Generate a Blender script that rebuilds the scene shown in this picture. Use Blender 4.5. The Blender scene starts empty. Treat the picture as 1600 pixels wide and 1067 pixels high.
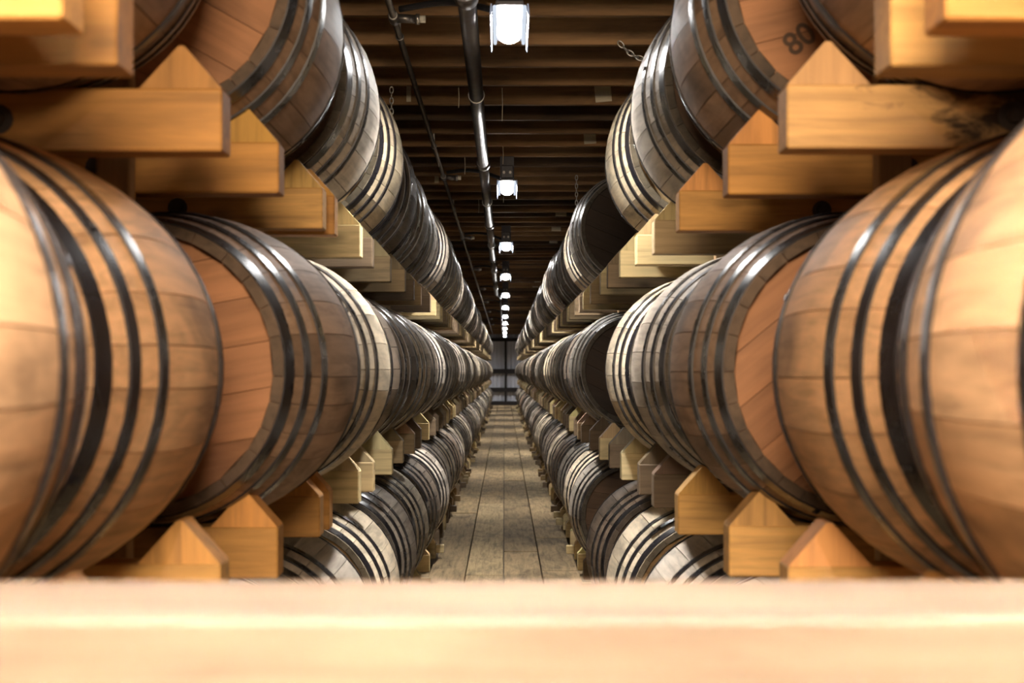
import bpy, math, random
from mathutils import Matrix, Vector

sc = bpy.context.scene
COL = sc.collection
R_ = random.Random(11)
PI = math.pi

# ------------------------------------------------------------------ camera, world, exposure
EYE = 1.18
ZS = 1.2                            # depth unit along the aisle
cam_d = bpy.data.cameras.new('camera')
cam_d.lens = 60.0; cam_d.sensor_width = 36.0; cam_d.sensor_fit = 'HORIZONTAL'
cam_d.clip_start = 0.05; cam_d.clip_end = 200
cam_d.dof.use_dof = True; cam_d.dof.focus_distance = 8.0; cam_d.dof.aperture_fstop = 6.6
cam = bpy.data.objects.new('camera', cam_d); COL.objects.link(cam)
cam.location = (0, 0, EYE)
cam.rotation_euler = (math.radians(90 + 0.999), 0, math.radians(-0.258))
sc.camera = cam

w = bpy.data.worlds.new('world'); sc.world = w; w.use_nodes = True
w.node_tree.nodes['Background'].inputs[0].default_value = (0.9, 0.85, 0.8, 1)
w.node_tree.nodes['Background'].inputs[1].default_value = 0.02

sc.view_settings.view_transform = 'Standard'
sc.view_settings.look = 'None'
sc.view_settings.gamma = 1.0
sc.view_settings.use_curve_mapping = False
sc.view_settings.exposure = 0.1
sc.cycles.max_bounces = 7
sc.cycles.diffuse_bounces = 4
sc.cycles.glossy_bounces = 3
sc.cycles.sample_clamp_indirect = 6.0
sc.cycles.use_denoising = True
LAMP_RADIANCE = 1150.0
# warm fill added behind the camera, standing in for unseen light on the foreground
wl = bpy.data.lights.new('warm_fill_light', 'AREA'); wl.shape = 'RECTANGLE'; wl.size = .9; wl.size_y = .5
wl.energy = 165; wl.color = (1.0, .78, .54)
wo_ = bpy.data.objects.new('warm_fill_light', wl); COL.objects.link(wo_)
wo_.location = (-.08, -.62, 2.05); wo_.rotation_euler = (math.radians(70), 0, 0)

# ------------------------------------------------------------------ helpers
class MB:
    """Collects vertices and faces; build() links them as one mesh object."""
    def __init__(s): s.v = []; s.f = []; s.m = []; s.sm = []; s.t = []
    def face(s, ids, mi=0, smooth=False, tone=0.5):
        s.f.append(ids); s.m.append(mi); s.sm.append(smooth); s.t.append(tone)
    def box(s, a, b, mi=0, tone=0.5):
        x0, y0, z0 = a; x1, y1, z1 = b; n = len(s.v)
        s.v += [(x0,y0,z0),(x1,y0,z0),(x1,y1,z0),(x0,y1,z0),(x0,y0,z1),(x1,y0,z1),(x1,y1,z1),(x0,y1,z1)]
        for q in ((0,3,2,1),(4,5,6,7),(0,1,5,4),(1,2,6,5),(2,3,7,6),(3,0,4,7)):
            s.face(tuple(n+i for i in q), mi, False, tone)
    def bbox(s, a, b, e=0.004, mi=0, tone=0.5):
        """box with chamfered edges"""
        x0, y0, z0 = a; x1, y1, z1 = b; n = len(s.v)
        cx, cy, cz = (x0+x1)/2, (y0+y1)/2, (z0+z1)/2
        hx, hy, hz = (x1-x0)/2, (y1-y0)/2, (z1-z0)/2
        e = min(e, hx*.6, hy*.6, hz*.6)
        idx = {}
        for sx in (-1,1):
            for sy in (-1,1):
                for sz in (-1,1):
                    for ax in range(3):
                        p = [sx*(hx-e), sy*(hy-e), sz*(hz-e)]
                        p[ax] = (sx*hx, sy*hy, sz*hz)[ax]
                        idx[(sx,sy,sz,ax)] = len(s.v)
                        s.v.append((cx+p[0], cy+p[1], cz+p[2]))
        def F(ids):
            P = [Vector(s.v[i]) for i in ids]
            nn = (P[1]-P[0]).cross(P[2]-P[0]); c = sum(P, Vector())/len(P) - Vector((cx,cy,cz))
            s.face(tuple(ids) if nn.dot(c) > 0 else tuple(reversed(ids)), mi, False, tone)
        for ax in range(3):
            o = [a_ for a_ in range(3) if a_ != ax]
            for sg in (-1,1):
                ids = []
                for (p, q) in ((-1,-1),(1,-1),(1,1),(-1,1)):
                    k = [0,0,0]; k[ax] = sg; k[o[0]] = p; k[o[1]] = q
                    ids.append(idx[(k[0],k[1],k[2],ax)])
                F(ids)
        for ax in range(3):
            o = [a_ for a_ in range(3) if a_ != ax]
            for p in (-1,1):
                for q in (-1,1):
                    k0 = [0,0,0]; k0[o[0]] = p; k0[o[1]] = q
                    ka = list(k0); ka[ax] = -1; kb = list(k0); kb[ax] = 1
                    F([idx[tuple(ka)+(o[0],)], idx[tuple(kb)+(o[0],)], idx[tuple(kb)+(o[1],)], idx[tuple(ka)+(o[1],)]])
        for sx in (-1,1):
            for sy in (-1,1):
                for sz in (-1,1):
                    F([idx[(sx,sy,sz,0)], idx[(sx,sy,sz,1)], idx[(sx,sy,sz,2)]])
    def prism(s, pts, d0, d1, axis='y', mi=0, tone=0.5):
        """extrude a polygon (pairs) along an axis"""
        def P(u, v, d):
            return {'y': (u, d, v), 'x': (d, u, v), 'z': (u, v, d)}[axis]
        n = len(s.v); k = len(pts)
        s.v += [P(u, v, d0) for u, v in pts] + [P(u, v, d1) for u, v in pts]
        fs = [tuple(range(n, n+k)), tuple(range(n+2*k-1, n+k-1, -1))]
        for i in range(k):
            j = (i+1) % k
            fs.append((n+i, n+k+i, n+k+j, n+j))
        area = sum(pts[i][0]*pts[(i+1)%k][1]-pts[(i+1)%k][0]*pts[i][1] for i in range(k))
        flip = (area > 0) == (axis == 'z')
        if axis == 'x': flip = not flip if False else (area > 0)
        for f in fs: s.face(tuple(reversed(f)) if flip else f, mi, False, tone)
    def tube(s, pts, r, seg=12, mi=0, caps=True, closed=False):
        rs = r if isinstance(r, (list, tuple)) else [r]*len(pts)
        P = [Vector(p) for p in pts]; n0 = len(s.v); k = len(P)
        up = None
        for i, p in enumerate(P):
            if closed: t = (P[(i+1)%k]-P[i-1]).normalized()
            else: t = (P[min(i+1,k-1)]-P[max(i-1,0)]).normalized()
            if up is None: up = Vector((0,0,1)) if abs(t.z) < .9 else Vector((1,0,0))
            a = t.cross(up).normalized(); b = a.cross(t).normalized(); up = b
            for j in range(seg):
                an = 2*PI*j/seg
                s.v.append(tuple(p + (a*math.cos(an)+b*math.sin(an))*rs[i]))
        for i in range(k if closed else k-1):
            i2 = (i+1) % k
            for j in range(seg):
                j2 = (j+1) % seg
                s.face((n0+i*seg+j, n0+i*seg+j2, n0+i2*seg+j2, n0+i2*seg+j), mi, True)
        if caps and not closed:
            s.face(tuple(n0+j for j in reversed(range(seg))), mi)
            s.face(tuple(n0+(k-1)*seg+j for j in range(seg)), mi)
    def mesh(s, name, mats):
        me = bpy.data.meshes.new(name)
        me.from_pydata(s.v, [], s.f)
        for m in (mats if isinstance(mats, (list, tuple)) else [mats]): me.materials.append(m)
        me.polygons.foreach_set('material_index', s.m)
        me.polygons.foreach_set('use_smooth', s.sm)
        at = me.attributes.new('tone', 'FLOAT', 'FACE')
        at.data.foreach_set('value', s.t)
        me.update()
        return me
    def build(s, name, mats, parent=None, loc=(0,0,0), color=None):
        return add(name, s.mesh(name, mats), parent, loc, color=color)

def add(name, me, parent=None, loc=(0,0,0), rot=(0,0,0), color=None):
    o = bpy.data.objects.new(name, me); COL.objects.link(o)
    o.location = loc; o.rotation_euler = rot
    if parent is not None: o.parent = parent
    if color is not None: o.color = (*color[:3], 1)
    return o
def empty(name, loc=(0,0,0), rz=0):
    o = bpy.data.objects.new(name, None); COL.objects.link(o)
    o.location = loc; o.rotation_euler = (0,0,rz); o.empty_display_size = .1
    return o
def tag(o, label, cat, group=None):
    o['label'] = label; o['category'] = cat
    if group: o['group'] = group
    return o
def struct(o, label=None):
    o['kind'] = 'structure'
    if label: o['label'] = label
    return o

# ------------------------------------------------------------------ materials
def new_mat(name):
    m = bpy.data.materials.new(name); m.use_nodes = True
    nt = m.node_tree
    return m, nt, nt.nodes['Principled BSDF']
def N(nt, typ, **kw):
    n = nt.nodes.new(typ)
    for k, v in kw.items(): setattr(n, k, v)
    return n
def mathn(nt, op, a, b=None, clamp=False):
    n = N(nt, 'ShaderNodeMath', operation=op, use_clamp=clamp)
    for i, x in enumerate((a, b)):
        if x is None: continue
        if isinstance(x, (int, float)): n.inputs[i].default_value = x
        else: nt.links.new(x, n.inputs[i])
    return n.outputs[0]
def mixc(nt, typ, f, a, b):
    n = N(nt, 'ShaderNodeMix', data_type='RGBA', blend_type=typ)
    for i, x in ((0, f), (6, a), (7, b)):
        if isinstance(x, (int, float)): n.inputs[i].default_value = x
        elif isinstance(x, tuple): n.inputs[i].default_value = (*x[:3], 1)
        else: nt.links.new(x, n.inputs[i])
    return n.outputs[2]
def noise(nt, vec, scale, detail=4, rough=.55, dist=0.0):
    n = N(nt, 'ShaderNodeTexNoise'); n.inputs['Scale'].default_value = scale
    n.inputs['Detail'].default_value = detail; n.inputs['Roughness'].default_value = rough
    n.inputs['Distortion'].default_value = dist
    nt.links.new(vec, n.inputs['Vector']); return n.outputs['Fac']
def ramp(nt, f, pts):
    n = N(nt, 'ShaderNodeValToRGB'); e = n.color_ramp.elements
    while len(e) < len(pts): e.new(.5)
    for i, (p, c) in enumerate(pts):
        e[i].position = p; e[i].color = (c, c, c, 1) if isinstance(c, (int, float)) else (*c, 1)
    nt.links.new(f, n.inputs[0]); return n.outputs[0]

def wood(name, axis, base=None, grain=1.0, rough=.6, stain=.5, spread=.5, knots=False, worldc=False, spec=.3, tone=True):
    """grain runs along the given axis of the object; base colour from the object colour if None"""
    m, nt, b = new_mat(name)
    tc = N(nt, 'ShaderNodeTexCoord'); oi = N(nt, 'ShaderNodeObjectInfo')
    if worldc:
        ge = N(nt, 'ShaderNodeNewGeometry'); vec0 = ge.outputs['Position']
    else: vec0 = tc.outputs['Object']
    off = N(nt, 'ShaderNodeVectorMath', operation='ADD'); nt.links.new(vec0, off.inputs[0])
    rv = mathn(nt, 'MULTIPLY', oi.outputs['Random'], 37.0)
    cb = N(nt, 'ShaderNodeCombineXYZ')
    for i in range(3): nt.links.new(rv, cb.inputs[i])
    nt.links.new(cb.outputs[0], off.inputs[1])
    mp = N(nt, 'ShaderNodeMapping')
    sc3 = [22.0, 22.0, 22.0]; sc3['xyz'.index(axis)] = 1.3
    mp.inputs['Scale'].default_value = sc3
    nt.links.new(off.outputs[0], mp.inputs[0])
    g1 = noise(nt, mp.outputs[0], 2.2, 6, .62, .6)
    mp2 = N(nt, 'ShaderNodeMapping')
    sc4 = [4.0, 4.0, 4.0]; sc4['xyz'.index(axis)] = 1.2
    mp2.inputs['Scale'].default_value = sc4
    nt.links.new(off.outputs[0], mp2.inputs[0])
    g2 = noise(nt, mp2.outputs[0], 1.6, 4, .6, .8)
    if base is None: col = oi.outputs['Color']
    else:
        rgb = N(nt, 'ShaderNodeRGB'); rgb.outputs[0].default_value = (*base, 1); col = rgb.outputs[0]
    f1 = ramp(nt, g1, [(.25, 1-.45*grain), (.5, 1.0-.05*grain), (.75, 1+.18*grain)])
    col = mixc(nt, 'MULTIPLY', 1.0, col, f1)
    f2 = ramp(nt, g2, [(.3, 1-stain), (.52, 1.0), (.8, 1.12)])
    col = mixc(nt, 'MULTIPLY', 1.0, col, f2)
    if tone:
        at = N(nt, 'ShaderNodeAttribute', attribute_name='tone')
        pos = mathn(nt, 'MULTIPLY', mathn(nt, 'SUBTRACT', mathn(nt, 'MAXIMUM', at.outputs['Fac'], 0.0), .5), oi.outputs['Alpha'])
        t = mathn(nt, 'ADD', mathn(nt, 'MULTIPLY', mathn(nt, 'ADD', pos, mathn(nt, 'MINIMUM', at.outputs['Fac'], 0.0)), spread*2), 1.0)
        col = mixc(nt, 'MULTIPLY', 1.0, col, t)
    if spread and not tone:
        t = mathn(nt, 'ADD', mathn(nt, 'MULTIPLY', oi.outputs['Random'], spread), 1-spread/2)
        col = mixc(nt, 'MULTIPLY', 1.0, col, t)
    if knots:
        vo = N(nt, 'ShaderNodeTexVoronoi', feature='F1'); vo.inputs['Scale'].default_value = 1.0
        mp3 = N(nt, 'ShaderNodeMapping'); s5 = [7.0]*3; s5['xyz'.index(axis)] = 3.6
        mp3.inputs['Scale'].default_value = s5; nt.links.new(off.outputs[0], mp3.inputs[0])
        nt.links.new(mp3.outputs[0], vo.inputs['Vector'])
        k = ramp(nt, vo.outputs['Distance'], [(.04, .35), (.11, .75), (.17, 1.0)])
        col = mixc(nt, 'MULTIPLY', .8, col, k)
    nt.links.new(col, b.inputs['Base Color'])
    rr = mathn(nt, 'ADD', mathn(nt, 'MULTIPLY', g2, .25), rough-.12)
    nt.links.new(rr, b.inputs['Roughness'])
    b.inputs['Specular IOR Level'].default_value = spec
    bp = N(nt, 'ShaderNodeBump'); bp.inputs['Strength'].default_value = .25*grain; bp.inputs['Distance'].default_value = .002
    nt.links.new(g1, bp.inputs['Height']); nt.links.new(bp.outputs[0], b.inputs['Normal'])
    return m

M = {}
M['stave'] = wood('stave_oak', 'y', None, 1.0, .60, .52, .26, spec=.2)
M['head'] = wood('head_oak', 'x', None, .7, .6, .35, .22)
M['beam'] = wood('rack_pine', 'x', None, .9, .62, .35, .35, knots=True, tone=False)
M['beam_scorched'] = wood('scorched_pine', 'x', None, .9, .62, .35, .35, knots=True, tone=False)
nt = M['beam_scorched'].node_tree; b = nt.nodes['Principled BSDF']
src = b.inputs['Base Color'].links[0].from_socket
tc = N(nt, 'ShaderNodeTexCoord'); sx = N(nt, 'ShaderNodeSeparateXYZ'); nt.links.new(tc.outputs['Object'], sx.inputs[0])
mp = N(nt, 'ShaderNodeMapping'); mp.inputs['Scale'].default_value = (9, 9, 16); nt.links.new(tc.outputs['Object'], mp.inputs[0])
nz = noise(nt, mp.outputs[0], 1.4, 5, .6, .5)
up = mathn(nt, 'MULTIPLY', mathn(nt, 'ADD', sx.outputs['Z'], .1), 1.6)
msk = mathn(nt, 'ADD', mathn(nt, 'ADD', mathn(nt, 'MULTIPLY', sx.outputs['X'], 1.15), up), mathn(nt, 'MULTIPLY', nz, .9))
f = ramp(nt, msk, [(.80, 0.0), (.95, .92)])
nt.links.new(mixc(nt, 'MIX', f, src, (.018, .013, .012)), b.inputs['Base Color'])
M['wedge'] = wood('wedge_pine', 'z', None, .9, .65, .3, .3, tone=False)
M['post'] = wood('post_pine', 'z', (.38, .24, .12), .8, .65, .4, .2, tone=False)
M['plank'] = wood('floor_plank', 'y', None, 1.25, .8, .5, .35, tone=False, spec=.08)
M['joist'] = wood('joist_timber', 'x', None, .9, .7, .45, .5, tone=False)
M['deck'] = wood('deck_boards', 'y', (.09, .055, .03), .9, .8, .5, .3, tone=False)
M['board'] = wood('front_timber', 'x', (.275, .205, .148), .6, .7, .3, .1, tone=False)
M['darkwood'] = wood('side_cladding', 'z', (.045, .03, .02), .8, .8, .5, .2, tone=False)

def metal(name, col, rough=.35, metallic=.85, rust=.3, rustcol=(.06, .035, .025), sc_=14):
    m, nt, b = new_mat(name)
    tc = N(nt, 'ShaderNodeTexCoord')
    n1 = noise(nt, tc.outputs['Object'], sc_, 5, .65, .4)
    f = ramp(nt, n1, [(.45, 0.0), (.7, rust)])
    nt.links.new(mixc(nt, 'MIX', f, col, rustcol), b.inputs['Base Color'])
    b.inputs['Metallic'].default_value = metallic
    nt.links.new(mathn(nt, 'ADD', mathn(nt, 'MULTIPLY', n1, .3), rough-.12), b.inputs['Roughness'])
    return m
M['hoop'] = metal('hoop_steel', (.022, .021, .025), .26, .35, .6, (.022, .016, .013))
M['iron'] = metal('black_iron', (.07, .065, .065), .33, .7, .4)
M['conduit'] = metal('conduit_steel', (.16, .15, .145), .36, .8, .3)
M['chain'] = metal('chain_steel', (.5, .48, .46), .3, .9, .3)
M['bolt'] = metal('bolt_steel', (.12, .10, .09), .45, .8, .5)
M['girt'] = metal('girt_steel', (.022, .018, .017), .6, .2, .2)
M['clad'] = metal('cladding_steel', (.72, .73, .80), .5, .1, .15, (.5, .5, .56), 3)
M['lamp_body'] = metal('lamp_housing', (.10, .10, .115), .45, .5, .1)
def plain(name, col, rough=.6, spec=.4):
    m, nt, b = new_mat(name)
    tc = N(nt, 'ShaderNodeTexCoord')
    n1 = noise(nt, tc.outputs['Object'], 18, 4)
    nt.links.new(mixc(nt, 'MULTIPLY', 1.0, col, ramp(nt, n1, [(.3, .82), (.7, 1.1)])), b.inputs['Base Color'])
    b.inputs['Roughness'].default_value = rough; b.inputs['Specular IOR Level'].default_value = spec
    return m
M['cable'] = plain('black_rubber', (.02, .02, .024), .55)
M['white_plastic'] = plain('white_plastic', (.72, .7, .62), .45)
M['pale'] = wood('pale_shim', 'x', (.85, .76, .58), .5, .7, .2, .2, tone=False)
M['ink'] = plain('black_ink', (.12, .078, .055), .8, .1)
def emit(name, col, s):
    m, nt, b = new_mat(name)
    nt.nodes.remove(b)
    e = N(nt, 'ShaderNodeEmission'); e.inputs[0].default_value = (*col, 1); e.inputs[1].default_value = s
    if s > 50:      # LED optics throw most of the light straight down
        ge = N(nt, 'ShaderNodeNewGeometry'); dp = N(nt, 'ShaderNodeVectorMath', operation='DOT_PRODUCT')
        dp.inputs[0].default_value = (0, 0, -1); nt.links.new(ge.outputs['Incoming'], dp.inputs[1])
        p = mathn(nt, 'POWER', mathn(nt, 'MAXIMUM', dp.outputs['Value'], 0.0), 2.4)
        nt.links.new(mathn(nt, 'MULTIPLY', mathn(nt, 'ADD', mathn(nt, 'MULTIPLY', p, .83), .17), s), e.inputs[1])
    nt.links.new(e.outputs[0], nt.nodes['Material Output'].inputs[0])
    return m
M['lens'] = emit('lamp_lens_glow', (1.0, .975, .95), LAMP_RADIANCE)
M['prism'] = emit('lamp_prism_glow', (.80, .88, 1.0), .8)
m, nt, b = new_mat('lamp_glass')
b.inputs['Base Color'].default_value = (.25, .28, .36, 1); b.inputs['Roughness'].default_value = .25
b.inputs['Emission Color'].default_value = (.6, .72, 1, 1); b.inputs['Emission Strength'].default_value = .22
M['glass'] = m

# ------------------------------------------------------------------ setting
WALL_Y = 49.5*ZS
RX = 2.45
CEIL = EYE + 1.27
# floor: four long plank columns in the aisle, one more each side, slab under the ricks
floor = struct(empty('floor', (0, 0, 0)))
mb = MB(); mb.box((-RX, -5.2, -.16), (RX, WALL_Y+.1, -.045)); o = mb.build('subfloor', M['plank'], floor, color=(.10, .075, .05))
colx = [-.92, -.68, -.442, -.226, -.004, .22, .442, .68, .92]
rp = random.Random(5)
first = [0, 0, 3.1, 2.4, 1.0, 3.6, 2.2, 0, 0]
for ci in range(8):
    y = -5.2 + rp.uniform(-.5, 1.5) * 0 
    x0, x1 = colx[ci], colx[ci+1]
    side = ci in (0, 1, 6, 7)
    y = -5.2; k = 0
    starts = {2: [9.5, 14.2], 3: [10.8, 16.2], 4: [11.2, 15.1], 5: [12.1, 17.0]}.get(ci, [])
    while y < WALL_Y:
        L = rp.uniform(3.0, 4.8)
        y1 = y + L
        for s_ in starts:
            if y < s_ - .8 and y1 > s_ - .8: y1 = s_
        y1 = min(y1, WALL_Y)
        g = .0035
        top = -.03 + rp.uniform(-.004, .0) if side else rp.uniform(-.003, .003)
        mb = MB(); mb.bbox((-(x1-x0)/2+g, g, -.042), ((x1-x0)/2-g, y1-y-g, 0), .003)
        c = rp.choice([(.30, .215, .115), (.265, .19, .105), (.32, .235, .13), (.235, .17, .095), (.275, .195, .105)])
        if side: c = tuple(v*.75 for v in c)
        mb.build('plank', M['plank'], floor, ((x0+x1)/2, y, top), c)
        y = y1; k += 1

# ceiling: joists across the aisle under a deck
ceil = struct(empty('ceiling', (0, 0, CEIL)))
mb = MB(); mb.box((-RX, -5.2, .235), (RX, WALL_Y+.1, .28)); mb.build('deck', M['deck'], ceil)
jm = MB(); jm.bbox((-RX, -.019, 0), (RX, .019, .235), .002); jmesh = jm.mesh('joist', M['joist'])
y = (-2.9+.026-4*.4155)*ZS*0 + (5.11-20*.4155)*ZS; k = 0
JY = []
rj = random.Random(9)
while y < WALL_Y - .2:
    c = rj.choice([(.29, .165, .072), (.24, .137, .062), (.17, .10, .05), (.32, .185, .085), (.12, .072, .038)])
    add('joist', jmesh, ceil, (0, y, rj.uniform(-.002, .010)), color=c)
    JY.append(y)
    y += .4155*ZS; k += 1
for side, xx in (('left', -RX), ('right', RX)):
    mb = MB(); mb.box((xx-.06 if xx < 0 else xx, -5.2, -.1), (xx if xx < 0 else xx+.06, WALL_Y+.1, CEIL+.28))
    struct(mb.build('wall_'+side, M['darkwood']))
mb = MB(); mb.box((-RX-.06, -5.26, -.1), (RX+.06, -5.2, CEIL+.28)); struct(mb.build('wall_back', M['darkwood']))
# end wall: corrugated metal sheets behind dark girts
wf = struct(empty('wall_front', (0, WALL_Y, 0)), 'grey corrugated metal end wall with dark girts at the far end of the aisle')
mb = MB(); mb.box((-RX-.06, .12, -.1), (RX+.06, .16, CEIL+.28)); mb.build('backing', M['girt'], wf)
sheet = MB()
SWD = .62
prof = []
n_r = 4; rw = SWD/n_r
for i in range(n_r):
    x = i*rw
    prof += [(x, .06), (x+rw*.34, .06), (x+rw*.46, .015), (x+rw*.88, .015)]
prof.append((SWD-.012, .06))
n0 = len(sheet.v)
for (x, d) in prof: sheet.v += [(x, d, 0), (x, d, CEIL+.2)]
for i in range(len(prof)-1):
    a = n0+2*i
    sheet.face((a, a+2, a+3, a+1))
sm_ = sheet.mesh('metal_sheet', M['clad'])
for i in range(8):
    add('metal_sheet', sm_, wf, (-2.46+.0+i*SWD+.03*(i % 2), 0.05, 0))
for (zc, h) in ((.0+.07, .14), (EYE-.645, .15), (EYE+.0, .16), (EYE+1.10, .12)):
    mb = MB(); mb.box((-RX, -.06, zc-h/2), (RX, .045, zc+h/2)); mb.build('girt', M['girt'], wf)
for xx in (-1.55, .045, 1.6):
    mb = MB(); mb.box((xx-.035, -.055, 0), (xx+.035, .044, CEIL)); mb.build('upright', M['girt'], wf)

# ------------------------------------------------------------------ ricks
TIER = [.10, .875, 1.63]           # tops of the beams
BH, BT = .10, .088                  # beam height, thickness
def centre(k): return ZS*(1.08 + .97*k + (.05 if k >= 2 else 0))
KMAX = 47
GAPS = {('right', 0): (6,), ('right', 1): (5, 6), ('right', 2): (5, 6)}   # empty bays
near_beams = {
 'right': [(1.445, .452), (1.665, .456), (2.28, .456), (2.88, .456), (3.62, .450), (4.33, .453), (4.79, .453), (5.43, .452),
           (6.10, .452), (6.67, .455), (7.53, .456), (8.27, .454), (8.66, .452), (9.15, .45)],
 'left': [(1.445, .452), (1.665, .456), (2.315, .462), (2.86, .456), (3.57, .456), (3.73, .454), (4.47, .456), (4.90, .452),
          (5.70, .456), (6.42, .456), (7.15, .456), (7.72, .45), (8.60, .452), (9.2, .452)],
}
beams = {}
for s in ('left', 'right'):
    L = [(a*ZS*.975, b_-.013) for a, b_ in near_beams[s]]
    for k in range(9, KMAX):
        for d in (-.29, .29): L.append((centre(k)+d, .438 - .025*min(1, (k-9)/14)))
    beams[s] = L
BL = 1.95
def beam_mesh(): 
    b = MB(); b.bbox((0, 0, -BH), (BL, BT, 0), .003); return b.mesh('beam', M['beam'])
bm_ = {1: beam_mesh()}
b = MB(); b.bbox((-BL, 0, -BH), (0, BT, 0), .003); bm_[-1] = b.mesh('beam', M['beam'])
WW, WH = .132, .068
wm_ = {}
for sg in (1, -1):
    wv = MB(); pts = [(.001, 0), (WW, 0), (WW*.53, WH), (WW*.46, WH)]
    if sg < 0: pts = [(-x, z) for x, z in reversed(pts)]
    wv.prism(pts, 0.0, BT-.004, 'y'); wm_[sg] = wv.mesh('wedge', M['wedge'])
bt = MB(); bt.tube([(0, 0.004, 0), (0, -.003, 0)], .024, 16); bt.tube([(0, -.003, 0), (0, -.016, 0)], .012, 6)
bolt_me = bt.mesh('bolt', M['bolt'])
eb = {}
for sg in (1, -1):
    q = MB(); q.bbox((-.052*(sg > 0), 0, -.062), (.052*(sg < 0), .055, -.012), .003) ; eb[sg] = q.mesh('beam_end_block', M['beam'])
pines = [(.64, .335, .095), (.56, .275, .07), (.68, .39, .13), (.50, .245, .065), (.62, .355, .115), (.43, .21, .06)]
yell = [(.62, .47, .23), (.52, .38, .19), (.26, .18, .10), (.16, .11, .065), (.66, .52, .28), (.36, .26, .14), (.20, .14, .085)]
rb = random.Random(21)
RICK = {}
for s, sg in (('left', -1), ('right', 1)):
    rk = empty('barrel_rick', (0, 0, 0))
    tag(rk, 'timber rack of beams and wedges carrying three barrel tiers, %s of the aisle' % s, 'rack', 'barrel ricks')
    RICK[s] = rk
    for ti, T in enumerate(TIER):
        for bi, (yb, xb) in enumerate(beams[s]):
            c = rb.choice(pines if yb < 3.7*ZS else yell)
            j = rb.uniform(-.008, .008) if yb > 3.6 else 0
            me_ = bm_[sg]
            if s == 'right' and ti == 2 and bi == 2:
                me_ = me_.copy(); me_.materials[0] = M['beam_scorched']; c = (.64, .38, .15)
            bo = add('beam', me_, rk, (sg*(xb+j), yb, T), color=c)
            wo = add('wedge', wm_[sg], bo, (0, .002, 0), color=tuple(v*rb.uniform(.92, 1.12) for v in c))
            if yb < 11.4 and yb > 1.9:
                add('bolt', bolt_me, bo, (sg*.355, 0, -.05))
            if ti == 0 and rb.random() < .55 and yb > 3:
                add('beam_end_block', eb[sg], bo, (0, -.004, 0), color=tuple(v*.8 for v in c))
    pm = MB(); pm.bbox((-.03, -.026, 0), (.03, .026, CEIL), .003); pme = pm.mesh('post', M['post'])
    for k in range(1, KMAX-1, 2):
        add('post', pme, rk, (sg*.70, (centre(k)+centre(k+1))/2, 0))

# ------------------------------------------------------------------ barrels
LEN, RB, RC = .90, .33, .281
HL = LEN/2
def rad(u): return RB - (RB-RC)*(abs(u)/HL)**2
TH = .020
NT = 2                              # two stave layouts
def stave_cuts(seed):
    r = random.Random(seed); n = 27
    ws = [r.uniform(.72, 1.3) for _ in range(n)]; t = sum(ws); a = 0; out = []
    for w_ in ws:
        out.append((a, a + 2*PI*w_/t)); a += 2*PI*w_/t
    return out
def stave(mb, a0, a1, tone, nu=10, na=2, gap=.0019, mi=0, lo=False):
    us = [-HL + LEN*i/nu for i in range(nu+1)]
    def P(u, a, r): return (r*math.cos(a), u, r*math.sin(a))
    e = gap/RB/2
    b0, b1 = a0+e, a1-e
    angs = [b0+(b1-b0)*i/na for i in range(na+1)]
    n = len(mb.v)
    for u in us:
        for a in angs: mb.v.append(P(u, a, rad(u)))
    W = na+1
    for i in range(nu):
        for j in range(na):
            mb.face((n+i*W+j, n+i*W+j+1, n+(i+1)*W+j+1, n+(i+1)*W+j), mi, True, tone)
    # edges
    dd = TH if not lo else .008
    for a, fl in ((b0, False), (b1, True)):
        n = len(mb.v)
        for u in us:
            mb.v.append(P(u, a, rad(u))); mb.v.append(P(u, a, rad(u)-dd))
        for i in range(nu):
            q = (n+2*i, n+2*i+2, n+2*i+3, n+2*i+1)
            mb.face(tuple(reversed(q)) if fl else q, mi, False, tone*.7)
    # inner face and ends
    n = len(mb.v)
    for u in (-HL, 0, HL):
        for a in (b0, b1): mb.v.append(P(u, a, rad(u)-TH))
    for i in range(2):
        mb.face((n+2*i, n+2*i+2, n+2*i+3, n+2*i+1), mi, False, -.9)
    for u, fl in ((-HL, False), (HL, True)):
        n = len(mb.v)
        for a in angs: mb.v.append(P(u, a, rad(u)))
        for a in reversed(angs): mb.v.append(P(u, a, rad(u)-TH))
        q = tuple(range(n, n+2*W))
        mb.face(tuple(reversed(q)) if fl else q, mi, False, -.9)
# hoops: (offset from the end, width)
HOOPS = [(.003, .043), (.104, .032), (.212, .033)]
def hoop(mb, u0, u1, seg=56, mi=0, lap=None):
    t0, t1 = .0005, .0035
    def ring(u, dr):
        n = len(mb.v)
        for j in range(seg):
            a = 2*PI*j/seg; r = rad(u)+dr
            mb.v.append((r*math.cos(a), u, r*math.sin(a)))
        return n
    um = (u0+u1)/2
    A = [ring(u0, t0-.003), ring(u0, t1), ring(um, t1+.0003), ring(u1, t1), ring(u1, t0-.003)]
    B = [ring(u0, t1), ring(u1, t1)]
    def band(p, q, sm):
        for j in range(seg):
            k = (j+1) % seg
            mb.face((p+j, q+j, q+k, p+k)[::-1], mi, sm)
    band(A[0], B[0], False); band(A[1], A[2], True); band(A[2], A[3], True); band(B[1], A[4], False)
def hoop_spans():
    out = []
    for off, wd in HOOPS: out.append((-HL+off, -HL+off+wd))
    for off, wd in HOOPS: out.append((HL-off-wd, HL-off))
    return out
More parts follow.
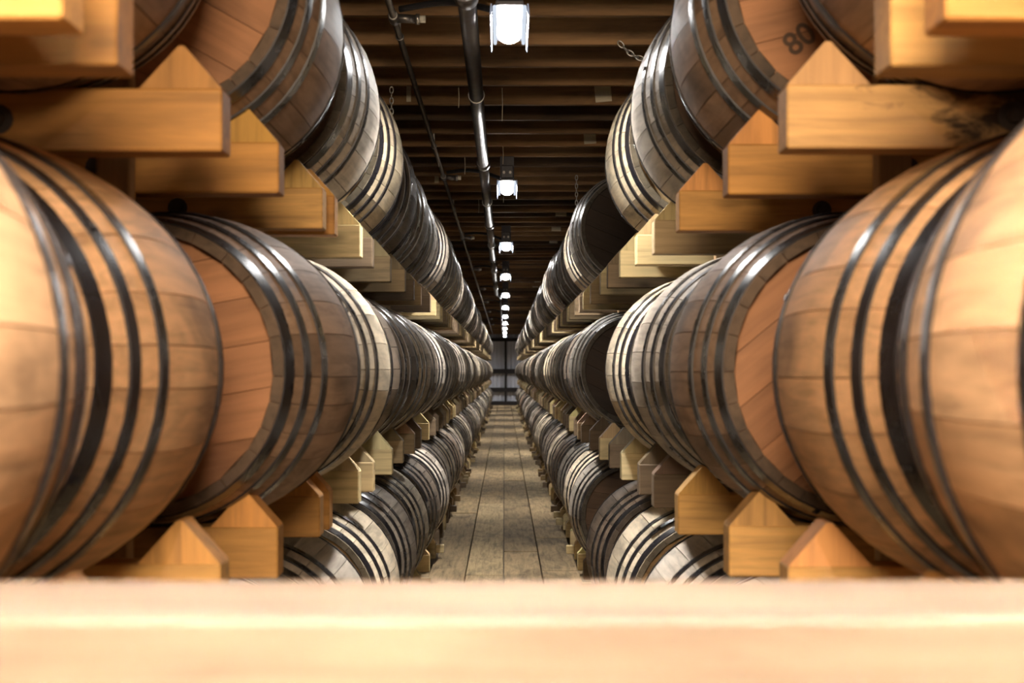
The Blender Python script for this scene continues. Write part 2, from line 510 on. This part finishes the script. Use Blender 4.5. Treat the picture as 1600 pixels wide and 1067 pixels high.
def head_poly(x0, x1, r, n=10):
    """strip of a disc between x0 and x1"""
    pts = []
    for i in range(n+1):
        x = x0+(x1-x0)*i/n; pts.append((x, -math.sqrt(max(0, r*r-x*x))))
    for i in range(n, -1, -1):
        x = x0+(x1-x0)*i/n; pts.append((x, math.sqrt(max(0, r*r-x*x))))
    out = [pts[0]]
    for p in pts[1:]:
        if abs(p[0]-out[-1][0])+abs(p[1]-out[-1][1]) > 1e-5: out.append(p)
    if abs(out[0][0]-out[-1][0])+abs(out[0][1]-out[-1][1]) < 1e-5: out.pop()
    return out
HR = rad(HL)-TH-.0005
HY = -HL+.027
HEADB = [-HR, -.165, -.075, .012, .10, .185, HR]
def head_board(mb, i, tone, mi=0):
    a, b_ = HEADB[i]+.0007, HEADB[i+1]-.0007
    if i == 0: a = -HR
    if i == 5: b_ = HR
    pts = head_poly(a, b_, HR)
    # boards run along local Z: swap so the grain axis x of the material follows
    mb.prism([(z, x) for (x, z) in pts], HY, HY+.02, 'y', mi, tone)

rt = random.Random(77)
T_STAVES = []
for t in range(NT):
    cuts = stave_cuts(100+t); L = []
    for (a0, a1) in cuts:
        q = MB(); tn = min(1, max(0, rt.gauss(.5, .2))); stave(q, a0, a1, tn); L.append(q.mesh('stave', M['stave']))
    T_STAVES.append(L)
T_HOOP = []
for i, (u0, u1) in enumerate(hoop_spans()):
    q = MB(); hoop(q, u0, u1); T_HOOP.append(q.mesh('hoop', M['hoop']))
T_HEAD = []
for i in range(6):
    q = MB(); head_board(q, i, rt.uniform(.15, .85)); T_HEAD.append(q.mesh('head_board', M['head']))
def disc(mb, y, r, mi, flip, n=32, tone=.5):
    k = len(mb.v)
    for j in range(n): mb.v.append((r*math.cos(2*PI*j/n), y, r*math.sin(2*PI*j/n)))
    ids = tuple(range(k, k+n)); mb.face(ids if not flip else ids[::-1], mi, False, tone)
q = MB(); disc(q, -HY, HR, 0, True); disc(q, -HY-.02, HR, 0, False); T_REAR = q.mesh('rear_head', M['head'])
q = MB()
for i in range(6): head_board(q, i, rt.uniform(.2, .8))
T_FHEAD = q.mesh('head', M['head'])
T_SHELL = []
for t in range(NT):
    q = MB()
    for (a0, a1) in stave_cuts(100+t): stave(q, a0, a1, min(1, max(0, rt.gauss(.5, .22))), 8, 1, .002, 0, True)
    T_SHELL.append(q.mesh('staves', M['stave']))
T_FAR = []
for t in range(4):
    q = MB()
    for (a0, a1) in stave_cuts(200+t): stave(q, a0, a1, min(1, max(0, rt.gauss(.5, .22))), 6, 1, .003, 0, True)
    for (u0, u1) in hoop_spans(): hoop(q, u0, u1, 32, 1)
    disc(q, HY, HR, 2, False); disc(q, -HY, HR, 2, True)
    # shift so the origin is at the base
    q.v = [(x, y_, z+RB) for x, y_, z in q.v]
    T_FAR.append(q.mesh('barrel', [M['stave'], M['hoop'], M['head']]))
rv = MB(); rv.tube([(0, 0, 0), (0, 0, .0025)], .006, 8); RIVET = rv.mesh('rivet', M['hoop'])

KINDS = {   # stave colour, head colour, words
 'new':   ((.82, .50, .265), (.42, .215, .105), 'warm honey coloured oak barrel'),
 'red':   ((.47, .315, .21), (.40, .185, .085), 'brown oak barrel with a reddish head'),
 'grey':  ((.37, .31, .245), (.20, .115, .065), 'weathered grey oak barrel'),
 'pale':  ((.60, .50, .36), (.42, .28, .14), 'pale bleached oak barrel'),
 'dark':  ((.175, .135, .10), (.06, .038, .026), 'dark stained oak barrel'),
 'brown': ((.31, .23, .165), (.13, .075, .045), 'mid brown oak barrel'),
 'ash':   ((.47, .41, .335), (.16, .10, .065), 'ash grey oak barrel'),
 'night': ((.40, .355, .30), (.045, .028, .02), 'grey oak barrel with a nearly black head'),
 'blond': ((.56, .46, .31), (.52, .36, .18), 'blond oak barrel with a pale head'),
}
FIX = {  # (side, tier, k): kind, x, yaw degrees, roll
 ('right',1,0): ('new', .722, 0), ('right',1,1): ('new', .745, 0), ('right',1,2): ('red', .697, 0),
 ('right',1,3): ('grey', .695, 0), ('right',1,4): ('pale', .69, 0), ('right',1,7): ('night', .69, 0), ('right',1,8): ('dark', .70, 0),
 ('right',1,9): ('dark', .70, 0),
 ('right',2,0): ('new', .715, 0), ('right',2,1): ('red', .76, 0), ('right',2,2): ('red', .70, 0), ('right',2,3): ('ash', .697, 0),
 ('right',2,4): ('blond', .69, 0), ('right',2,7): ('night', .69, 0), ('right',2,8): ('pale', .70, 0), ('right',2,9): ('dark', .70, 0),
 ('right',2,10): ('dark', .70, 0), ('right',2,14): ('blond', .70, 0),
 ('right',0,3): ('ash', .70, 0), ('right',0,4): ('pale', .69, 0), ('right',0,5): ('brown', .675, 0), ('right',0,7): ('ash', .69, 0), ('right',0,8): ('pale', .70, 0),
 ('left',1,0): ('new', .71, 0), ('left',1,1): ('new', .765, 0), ('left',1,2): ('red', .665, 4.0), ('left',1,3): ('pale', .66, 1.0),
 ('left',1,4): ('dark', .70, 0), ('left',1,5): ('dark', .70, 0), ('left',1,6): ('pale', .69, 0), ('left',1,7): ('dark', .70, 0),
 ('left',2,0): ('new', .715, 0), ('left',2,1): ('red', .775, 0), ('left',2,2): ('red', .688, 0), ('left',2,3): ('ash', .69, 0),
 ('left',2,4): ('blond', .69, 0), ('left',2,5): ('dark', .70, 0), ('left',2,6): ('grey', .70, 0),
 ('left',0,3): ('ash', .70, 0), ('left',0,4): ('pale', .70, 0), ('left',0,5): ('grey', .70, 0),
 ('left',0,6): ('pale', .70, 0),
}
ORD = ['first','second','third','fourth','fifth','sixth','seventh','eighth','ninth','tenth','eleventh','twelfth','thirteenth','fourteenth','fifteenth','sixteenth','seventeenth','eighteenth','nineteenth']
def ordinal(n):
    if n <= 19: return ORD[n-1]
    t = ['twent','thirt','fort','fift'][n//10-2]
    return t+'ieth' if n % 10 == 0 else t+'y-'+ORD[n % 10-1]
TNAME = ['bottom', 'middle', 'top']
rr = random.Random(4)

def near_proto(t):
    root = empty('barrel')
    def put(n, me, rot=0): return add(n, me, root, (0, 0, RB), (0, rot, 0))
    for me in T_STAVES[t]: put('stave', me)
    for hi, me in enumerate(T_HOOP):
        h = put('hoop', me)
        u0, u1 = hoop_spans()[hi]
        for du in (.3, .7):
            u = u0+(u1-u0)*du; a = .6+hi*1.1
            r = rad(u)+.0035
            add('rivet', RIVET, h, (r*math.cos(a), u, r*math.sin(a)), (0, PI/2-a, 0))
    for me in T_HEAD: put('head_board', me)
    put('rear_head', T_REAR)
    return root
def mid_proto(t):
    root = empty('barrel')
    o = add('staves', T_SHELL[t], root, (0, 0, RB)); o['kind'] = 'stuff'
    for me in T_HOOP: add('hoop', me, root, (0, 0, RB))
    add('head', T_FHEAD, root, (0, 0, RB)); add('rear_head', T_REAR, root, (0, 0, RB))
    return root
def copy_tree(src):
    r = src.copy(); COL.objects.link(r)
    for ch in src.children:
        c = ch.copy(); COL.objects.link(c); c.parent = r
        for g in ch.children:
            d = g.copy(); COL.objects.link(d); d.parent = c
    return r
NEAR = [near_proto(t) for t in range(NT)]
MID = [mid_proto(t) for t in range(NT)]
used = set()
def take(proto):
    if proto.name not in used:
        used.add(proto.name); return proto
    return copy_tree(proto)
BAR = {}
for s, sg in (('left', -1), ('right', 1)):
    for ti in range(3):
        n = 0
        for k in range(KMAX):
            if k in GAPS.get((s, ti), ()): continue
            n += 1
            fx = FIX.get((s, ti, k))
            kind = fx[0] if fx else rr.choices(['grey','pale','dark','brown','ash','red','blond'], [30,20,22,12,18,4,3])[0]
            x = fx[1] if fx else .69+rr.uniform(-.02, .02)
            yaw = fx[2] if fx else rr.uniform(-.8, .8)
            stc, hdc, words = KINDS[kind]
            v = rr.uniform(.9, 1.1)
            stc = tuple(q*v for q in stc)
            roll = rr.uniform(0, 2*PI)
            y = centre(k)
            z0 = TIER[ti]+.308-RB
            if k <= 10:
                root = take(NEAR[rr.randrange(NT)])
            elif k <= 22:
                root = take(MID[rr.randrange(NT)])
            else:
                root = add('barrel', T_FAR[rr.randrange(4)])
            root.location = (sg*x, y, z0)
            root.rotation_euler = (0, 0, -sg*0 + (math.radians(yaw) * (1 if sg > 0 else -1)))
            if (s, ti, k) == ('right', 1, 0):   # shoved deeper into its bay, bilge hoops driven closer together
                root.location.y = 1.45
                for ch in root.children:
                    for hi, d in ((2, .06), (5, -.06)):
                        if ch.data == T_HOOP[hi]: ch.location.y += d; ch.scale = (1.0195, 1, 1.0195)
            if k > 22: root.color = (*stc, 1)
            hroll = rr.uniform(-.9, .9)
            for ch in root.children:
                nm = ch.name.split('.')[0]
                if nm in ('head_board', 'head', 'rear_head'):
                    ch.color = (*hdc, 1); ch.rotation_euler = (0, hroll, 0)
                else:
                    ch.color = (*stc, .4 if kind == 'new' else 1)
                    if nm != 'hoop': ch.rotation_euler = (0, roll, 0)
                    else: ch.rotation_euler = (0, roll+1, 0)
            tag(root, '%s, %s from front, %s %s tier' % (words, ordinal(n), s, TNAME[ti]), 'barrel',
                'barrels in the %s tier of the %s rick' % (TNAME[ti], s))
            BAR[(s, ti, k)] = root
# second row, seen only through the empty bays of the right rick
for ti in range(3):
    for n, k in enumerate((5, 6, 7)):
        root = copy_tree(MID[(k+ti) % NT])
        root.location = (1.42, centre(k), TIER[ti]+.308-RB); root.rotation_euler = (0, 0, 0)
        kind = ('brown', 'dark', 'grey')[(ti+n) % 3]
        stc, hdc, words = KINDS[kind]
        for ch in root.children: ch.color = (*(hdc if 'head' in ch.name else stc), 1)
        tag(root, '%s behind the empty right bays, %s tier, %s from front' % (words, TNAME[ti], ordinal(n+1)), 'barrel', 'second-row barrels of the right rick')

# inked digits on the reddish head, right rick, top tier
cu = bpy.data.curves.new('head_marking', 'FONT'); cu.body = '80'; cu.size = .062; cu.extrude = .0003; cu.offset = .0012
cu.align_x = 'CENTER'; cu.align_y = 'CENTER'
to = bpy.data.objects.new('head_marking', cu); COL.objects.link(to)
dg = bpy.context.evaluated_depsgraph_get()
tm = bpy.data.meshes.new_from_object(to.evaluated_get(dg)); bpy.data.objects.remove(to)
tm.materials.clear(); tm.materials.append(M['ink'])
hb = [c for c in BAR[('right',2,2)].children if c.name.startswith('head_board')]
mk = add('head_marking', tm, BAR[('right',2,2)])
yf = centre(2)+HY-.0012
mk.parent = BAR[('right',2,2)]
mk.location = (.567-.70, HY-.0006, 1.816-BAR[('right',2,2)].location.z); mk.rotation_euler = (PI/2, math.radians(-38), 0)
mk['label'] = 'faded inked digits on the barrel head'

# ------------------------------------------------------------------ front timber
ft = empty('front_timber', (0, 1.04, 0))
tag(ft, 'bright sawn timber rail across the aisle in the blurred foreground', 'timber')
mb = MB()
random.seed(3)
mb.bbox((-.405, .0, EYE-.225), (.405, .19, EYE-.150), .004); mb.build('rail', M['board'], ft)
for sx in (-1, 1):
    mb = MB(); mb.bbox((sx*.3-.03, .05, 0), (sx*.3+.03, .12, EYE-.226), .003); mb.build('leg', M['board'], ft)

# ------------------------------------------------------------------ lamps
def make_lamp(y, label, x=.016):
    t = empty('ceiling_lamp', (x, y, CEIL))
    tag(t, label, 'lamp', 'lamps along the aisle ceiling')
    b_ = MB(); b_.bbox((-.045, -.10, -.155), (.045, .20, -.075), .006)
    b_.build('housing', M['lamp_body'], t)
    b_ = MB(); b_.box((-.05, -.012, -.13), (.05, -.002, .0)); b_.box((-.05, -.012, -.004), (.05, .10, .0)); 
    b_.box((-.05, .10, -.09), (.05, .11, 0)); b_.build('bracket', M['lamp_body'], t)
    for sx in (-.022, .022):
        q = MB(); q.tube([(sx, -.101, -.12), (sx, -.108, -.12)], .009, 8); q.build('screw', M['chain'], t)
    # two round emitters in a shallow tray
    f_ = MB(); f_.bbox((-.052, -.105, -.168), (.052, .205, -.155), .003); f_.build('tray', M['lamp_body'], t)
    for yc in (-.03, .13):
        q = MB(); n = 20; k0 = len(q.v); c = []
        for (rr_, zz) in ((.047, -.168), (.044, -.182), (.030, -.190)):
            k = len(q.v)
            for j in range(n): q.v.append((rr_*.95*math.cos(2*PI*j/n), yc+rr_*1.3*math.sin(2*PI*j/n), zz))
            c.append(k)
        for a_, b2 in ((c[0], c[1]), (c[1], c[2])):
            for j in range(n):
                k = (j+1) % n; q.face((a_+j, b2+j, b2+k, a_+k), 0, False)
        q.face(tuple(c[2]+j for j in reversed(range(n))), 0)
        q.build('lens', M['lens'], t)
    for sx in (-1, 1):
        q = MB()
        for j in range(6): q.bbox((sx*.056-.007, -.10+j*.05, -.188), (sx*.056+.007, -.064+j*.05, -.166), .004)
        q.build('prism_strip', M['prism'], t)
        q = MB(); q.prism([(sx*.066, -.165), (sx*.070, -.165), (sx*.074, -.195), (sx*.071, -.205), (sx*.067, -.195)][::sx], -.105, .21, 'y')
        q.build('side_glass', M['glass'], t)
    for c_ in t.children: c_.scale = (.82, 1.38, 1)
    t.rotation_euler = (math.radians(-4), 0, 0)
    return t
for i in range(-1, 11):
    make_lamp((4.53+3.98*i)*ZS-.12, 'square white glowing lamp under the joists, %s from front' % ('above the foreground timber, nearest' if i < 0 else ordinal(i+1)))

for x_, wd in ((-1.5, 'left'), (1.5, 'right')):  # extra lamps hidden by the racks, added to brighten the end wall
    make_lamp(47.9*ZS, 'white lamp in the cross aisle before the end wall, %s side' % wd, x_)
# ------------------------------------------------------------------ pipes
HP = EYE+1.155
sp = empty('sprinkler_pipe', (-.117, 0, HP))
tag(sp, 'thick black iron pipe with couplings hung under the joists left of the lamps', 'pipe')
ys = [v*ZS for v in (-2.0, 1.2, 4.35, 7.9, 11.2, 14.6, 17.9, 21.2)]
for a_, b_ in zip(ys[:-1], ys[1:]):
    q = MB(); q.tube([(0, a_, 0), (0, b_, 0)], .030, 20); q.build('pipe_length', M['iron'], sp)
for y_ in ys[1:-1]:
    q = MB(); q.tube([(0, y_-.05, 0), (0, y_-.045, 0), (0, y_+.045, 0), (0, y_+.05, 0)], [.033, .038, .038, .033], 20); q.build('coupling', M['iron'], sp)
for y_ in (2.6, 5.95, 9.68, 13.0, 16.3, 19.6):
    yj = min(JY, key=lambda v: abs(v-y_*ZS))
    q = MB(); q.tube([(.033*math.cos(t*PI/10), yj, .033*math.sin(t*PI/10)) for t in range(20)], .0035, 6, closed=True)
    q.tube([(0, yj, .034), (0, yj, CEIL-HP+.004)], .004, 6); q.build('hanger', M['chain'], sp)
q = MB(); q.tube([(0, 25.44, 0), (0, 25.6, .0), (.02, 25.9, .0), (.045, 26.4, 0), (.055, 26.9, 0)], [.036, .03, .022, .019, .019], 14); q.build('reducer', M['iron'], sp)
q = MB(); q.tube([(.055, 26.9, 0), (.055, 56, 0)], .019, 12); q.build('branch_pipe', M['iron'], sp)
for y_ in (32, 38, 44, 50):
    q = MB(); q.tube([(.055, y_-.04, 0), (.055, y_+.04, 0)], .026, 12); q.build('coupling', M['iron'], sp)
    q = MB(); q.tube([(.055, y_+.3, .0), (.055, y_+.3, CEIL-HP+.004)], .004, 6); q.build('hanger', M['chain'], sp)

HC = EYE+1.205
cd = empty('electrical_conduit', (-.377, 0, HC))
tag(cd, 'thin grey electrical conduit under the joists, left side, with black lamp cables', 'conduit')
q = MB(); q.tube([(0, -2, 0), (0, 56, 0)], .0115, 12); q.build('tube', M['conduit'], cd)
for j in range(14):
    y_ = min(JY, key=lambda v: abs(v-(2.6+j*2.6)*ZS))
    q = MB(); q.tube([(.0135*math.cos(t*PI/6), y_, .0135*math.sin(t*PI/6)) for t in range(12)], .003, 6, closed=True)
    q.box((-.004, y_-.008, .0135), (.004, y_+.008, CEIL-HC+.003)); q.build('strap', M['conduit'], cd)
for i in range(-1, 9):
    yl = (4.53+3.98*i)*ZS-.05; yj = yl + .42
    q = MB(); q.tube([(0, yj-.045, 0), (0, yj-.04, 0), (0, yj+.04, 0), (0, yj+.045, 0)], [.015, .019, .019, .015], 12)
    q.tube([(.0, yj, 0), (.075, yj, -.004)], [.016, .015], 12); q.build('junction_fitting', M['conduit'], cd)
    q = MB(); q.tube([(.075, yj, -.004), (.088, yj, -.004)], .019, 12); q.build('locknut', M['chain'], cd)
    q = MB(); q.tube([(.088, yj, -.004), (.108, yj, -.004)], .013, 10); q.build('white_plug', M['white_plastic'], cd)
    pts = []
    for t in range(13):
        f = t/12
        pts.append((.02+f*.345, yj-.01+(.10-.42)*f**1.4, .028+.035*math.sin(f*PI)-.065*f-.012*f))
    q = MB(); q.tube(pts, .011, 10); q.build('cable', M['cable'], cd)

# ------------------------------------------------------------------ chains, strings, pale tags
def link(mb, c, rot, L=.030, W=.016, r=.0028, tilt=None):
    pts = []
    for t in range(14):
        a = 2*PI*t/14
        p = Vector((W/2*math.cos(a), 0, L/2*math.sin(a)))
        p.rotate(rot); pts.append(tuple(p+Vector(c)))
    mb.tube(pts, r, 6, closed=True)
from mathutils import Euler
ch = empty('hanging_chain', (-.505, 6.35*ZS, CEIL))
tag(ch, 'short steel chain hanging straight down beside the thin conduit, ending in a long hook', 'chain')
z = -.012
for j in range(7):
    q = MB(); link(q, (0, 0, z), Euler((0, 0, j*PI/2))); q.build('link', M['chain'], ch); z -= .024
q = MB(); q.tube([(-.002, 0, z+.01), (-.016, 0, z-.03), (-.026, 0, z-.075), (-.017, 0, z-.093), (0, 0, z-.098), (.017, 0, z-.093), (.024, 0, z-.07), (.018, 0, z-.035), (.004, 0, z+.0)], .0035, 8)
q.build('hook', M['chain'], ch)
ch = empty('slack_chain', (.44, 5.46*ZS, EYE+1.25))
tag(ch, 'slack steel chain swagged under the joists near the upper right barrels', 'chain')
P0, P1 = Vector((0, 0, 0.02)), Vector((.20, 0, -.005))
n = 11
for j in range(n):
    f = (j+.5)/n
    p = P0.lerp(P1, f); p.z -= .062*4*f*(1-f)*.9
    f2 = f+.02; p2 = P0.lerp(P1, f2); p2.z -= .062*4*f2*(1-f2)*.9
    d = (p2-p).normalized(); an = math.atan2(d.x, d.z)
    q = MB()
    e = Matrix.Rotation(an, 3, 'Y') @ Matrix.Rotation(j % 2*PI/2, 3, 'Z')
    link(q, p, e.to_euler(), .032, .018, .003); q.build('link', M['chain'], ch)
ch = empty('thin_chain', (.47, 9.25*ZS, CEIL))
tag(ch, 'thin dark chain dangling in front of the joists above the dark-headed top right barrel', 'chain')
q = MB(); z = -.01
for j in range(9):
    q = MB(); link(q, (0, 0, z), Euler((0, 0, j*PI/2)), .034, .016, .003); q.build('link', M['chain'], ch); z -= .027

i = 0
for (x, y_, L, wds) in ((-.205, 6.2, .09, 'just left of the thick pipe'), (-.01, 6.2, .15, 'just below the first lamp'), (-.235, 8.3, .1, 'between the two pipes'),
                   (-.008, 7.85, .1, 'just above the second lamp'), (-.006, 9.5, .12, 'just below the second lamp'), (-.19, 10.4, .1, 'left of the pipe beyond the second lamp')):
    yj = min(JY, key=lambda v: abs(v-y_*ZS))
    q = MB(); q.tube([(0, 0, 0), (.002, 0, -L*.5), (0, 0, -L)], .0018, 6)
    o = q.build('hanging_string', M['pale'], None, (x, yj, CEIL)); tag(o, 'thin pale string hanging from a joist %s' % wds, 'string', 'strings under the joists')
for (x, y_, w_, h_, rz, wds) in ((.47, 6.77, .078, .088, -5, 'right of the first lamp, largest and nearest'), (.482, 7.99, .068, .075, -4, 'second nearest on the right'),
        (.468, 11.7, .09, .06, 0, 'third on the right above two others'), (.475, 12.95, .085, .06, 2, 'fourth on the right'), (.492, 14.2, .08, .05, 1, 'fifth on the right'),
        (.48, 20.4, .09, .06, 0, 'sixth on the right'), (.475, 21.7, .09, .06, 0, 'seventh on the right'),
        (-.455, 6.77, .022, .095, 0, 'narrow, left of the thin conduit'), (-.46, 9.7, .03, .07, 0, 'narrow, farther back on the left')):
    yj = min(JY, key=lambda v: abs(v-y_*ZS))
    q = MB(); q.bbox((-w_/2, -.006, -h_/2), (w_/2, 0, h_/2), .001)
    o = q.build('pale_tag', M['pale'], None, (x, yj-.0195, CEIL+.012+h_/2)); o.rotation_euler = (0, math.radians(rz), 0)
    tag(o, 'small pale rectangular tag on a joist face, %s' % wds, 'tag', 'pale tags on the joists')
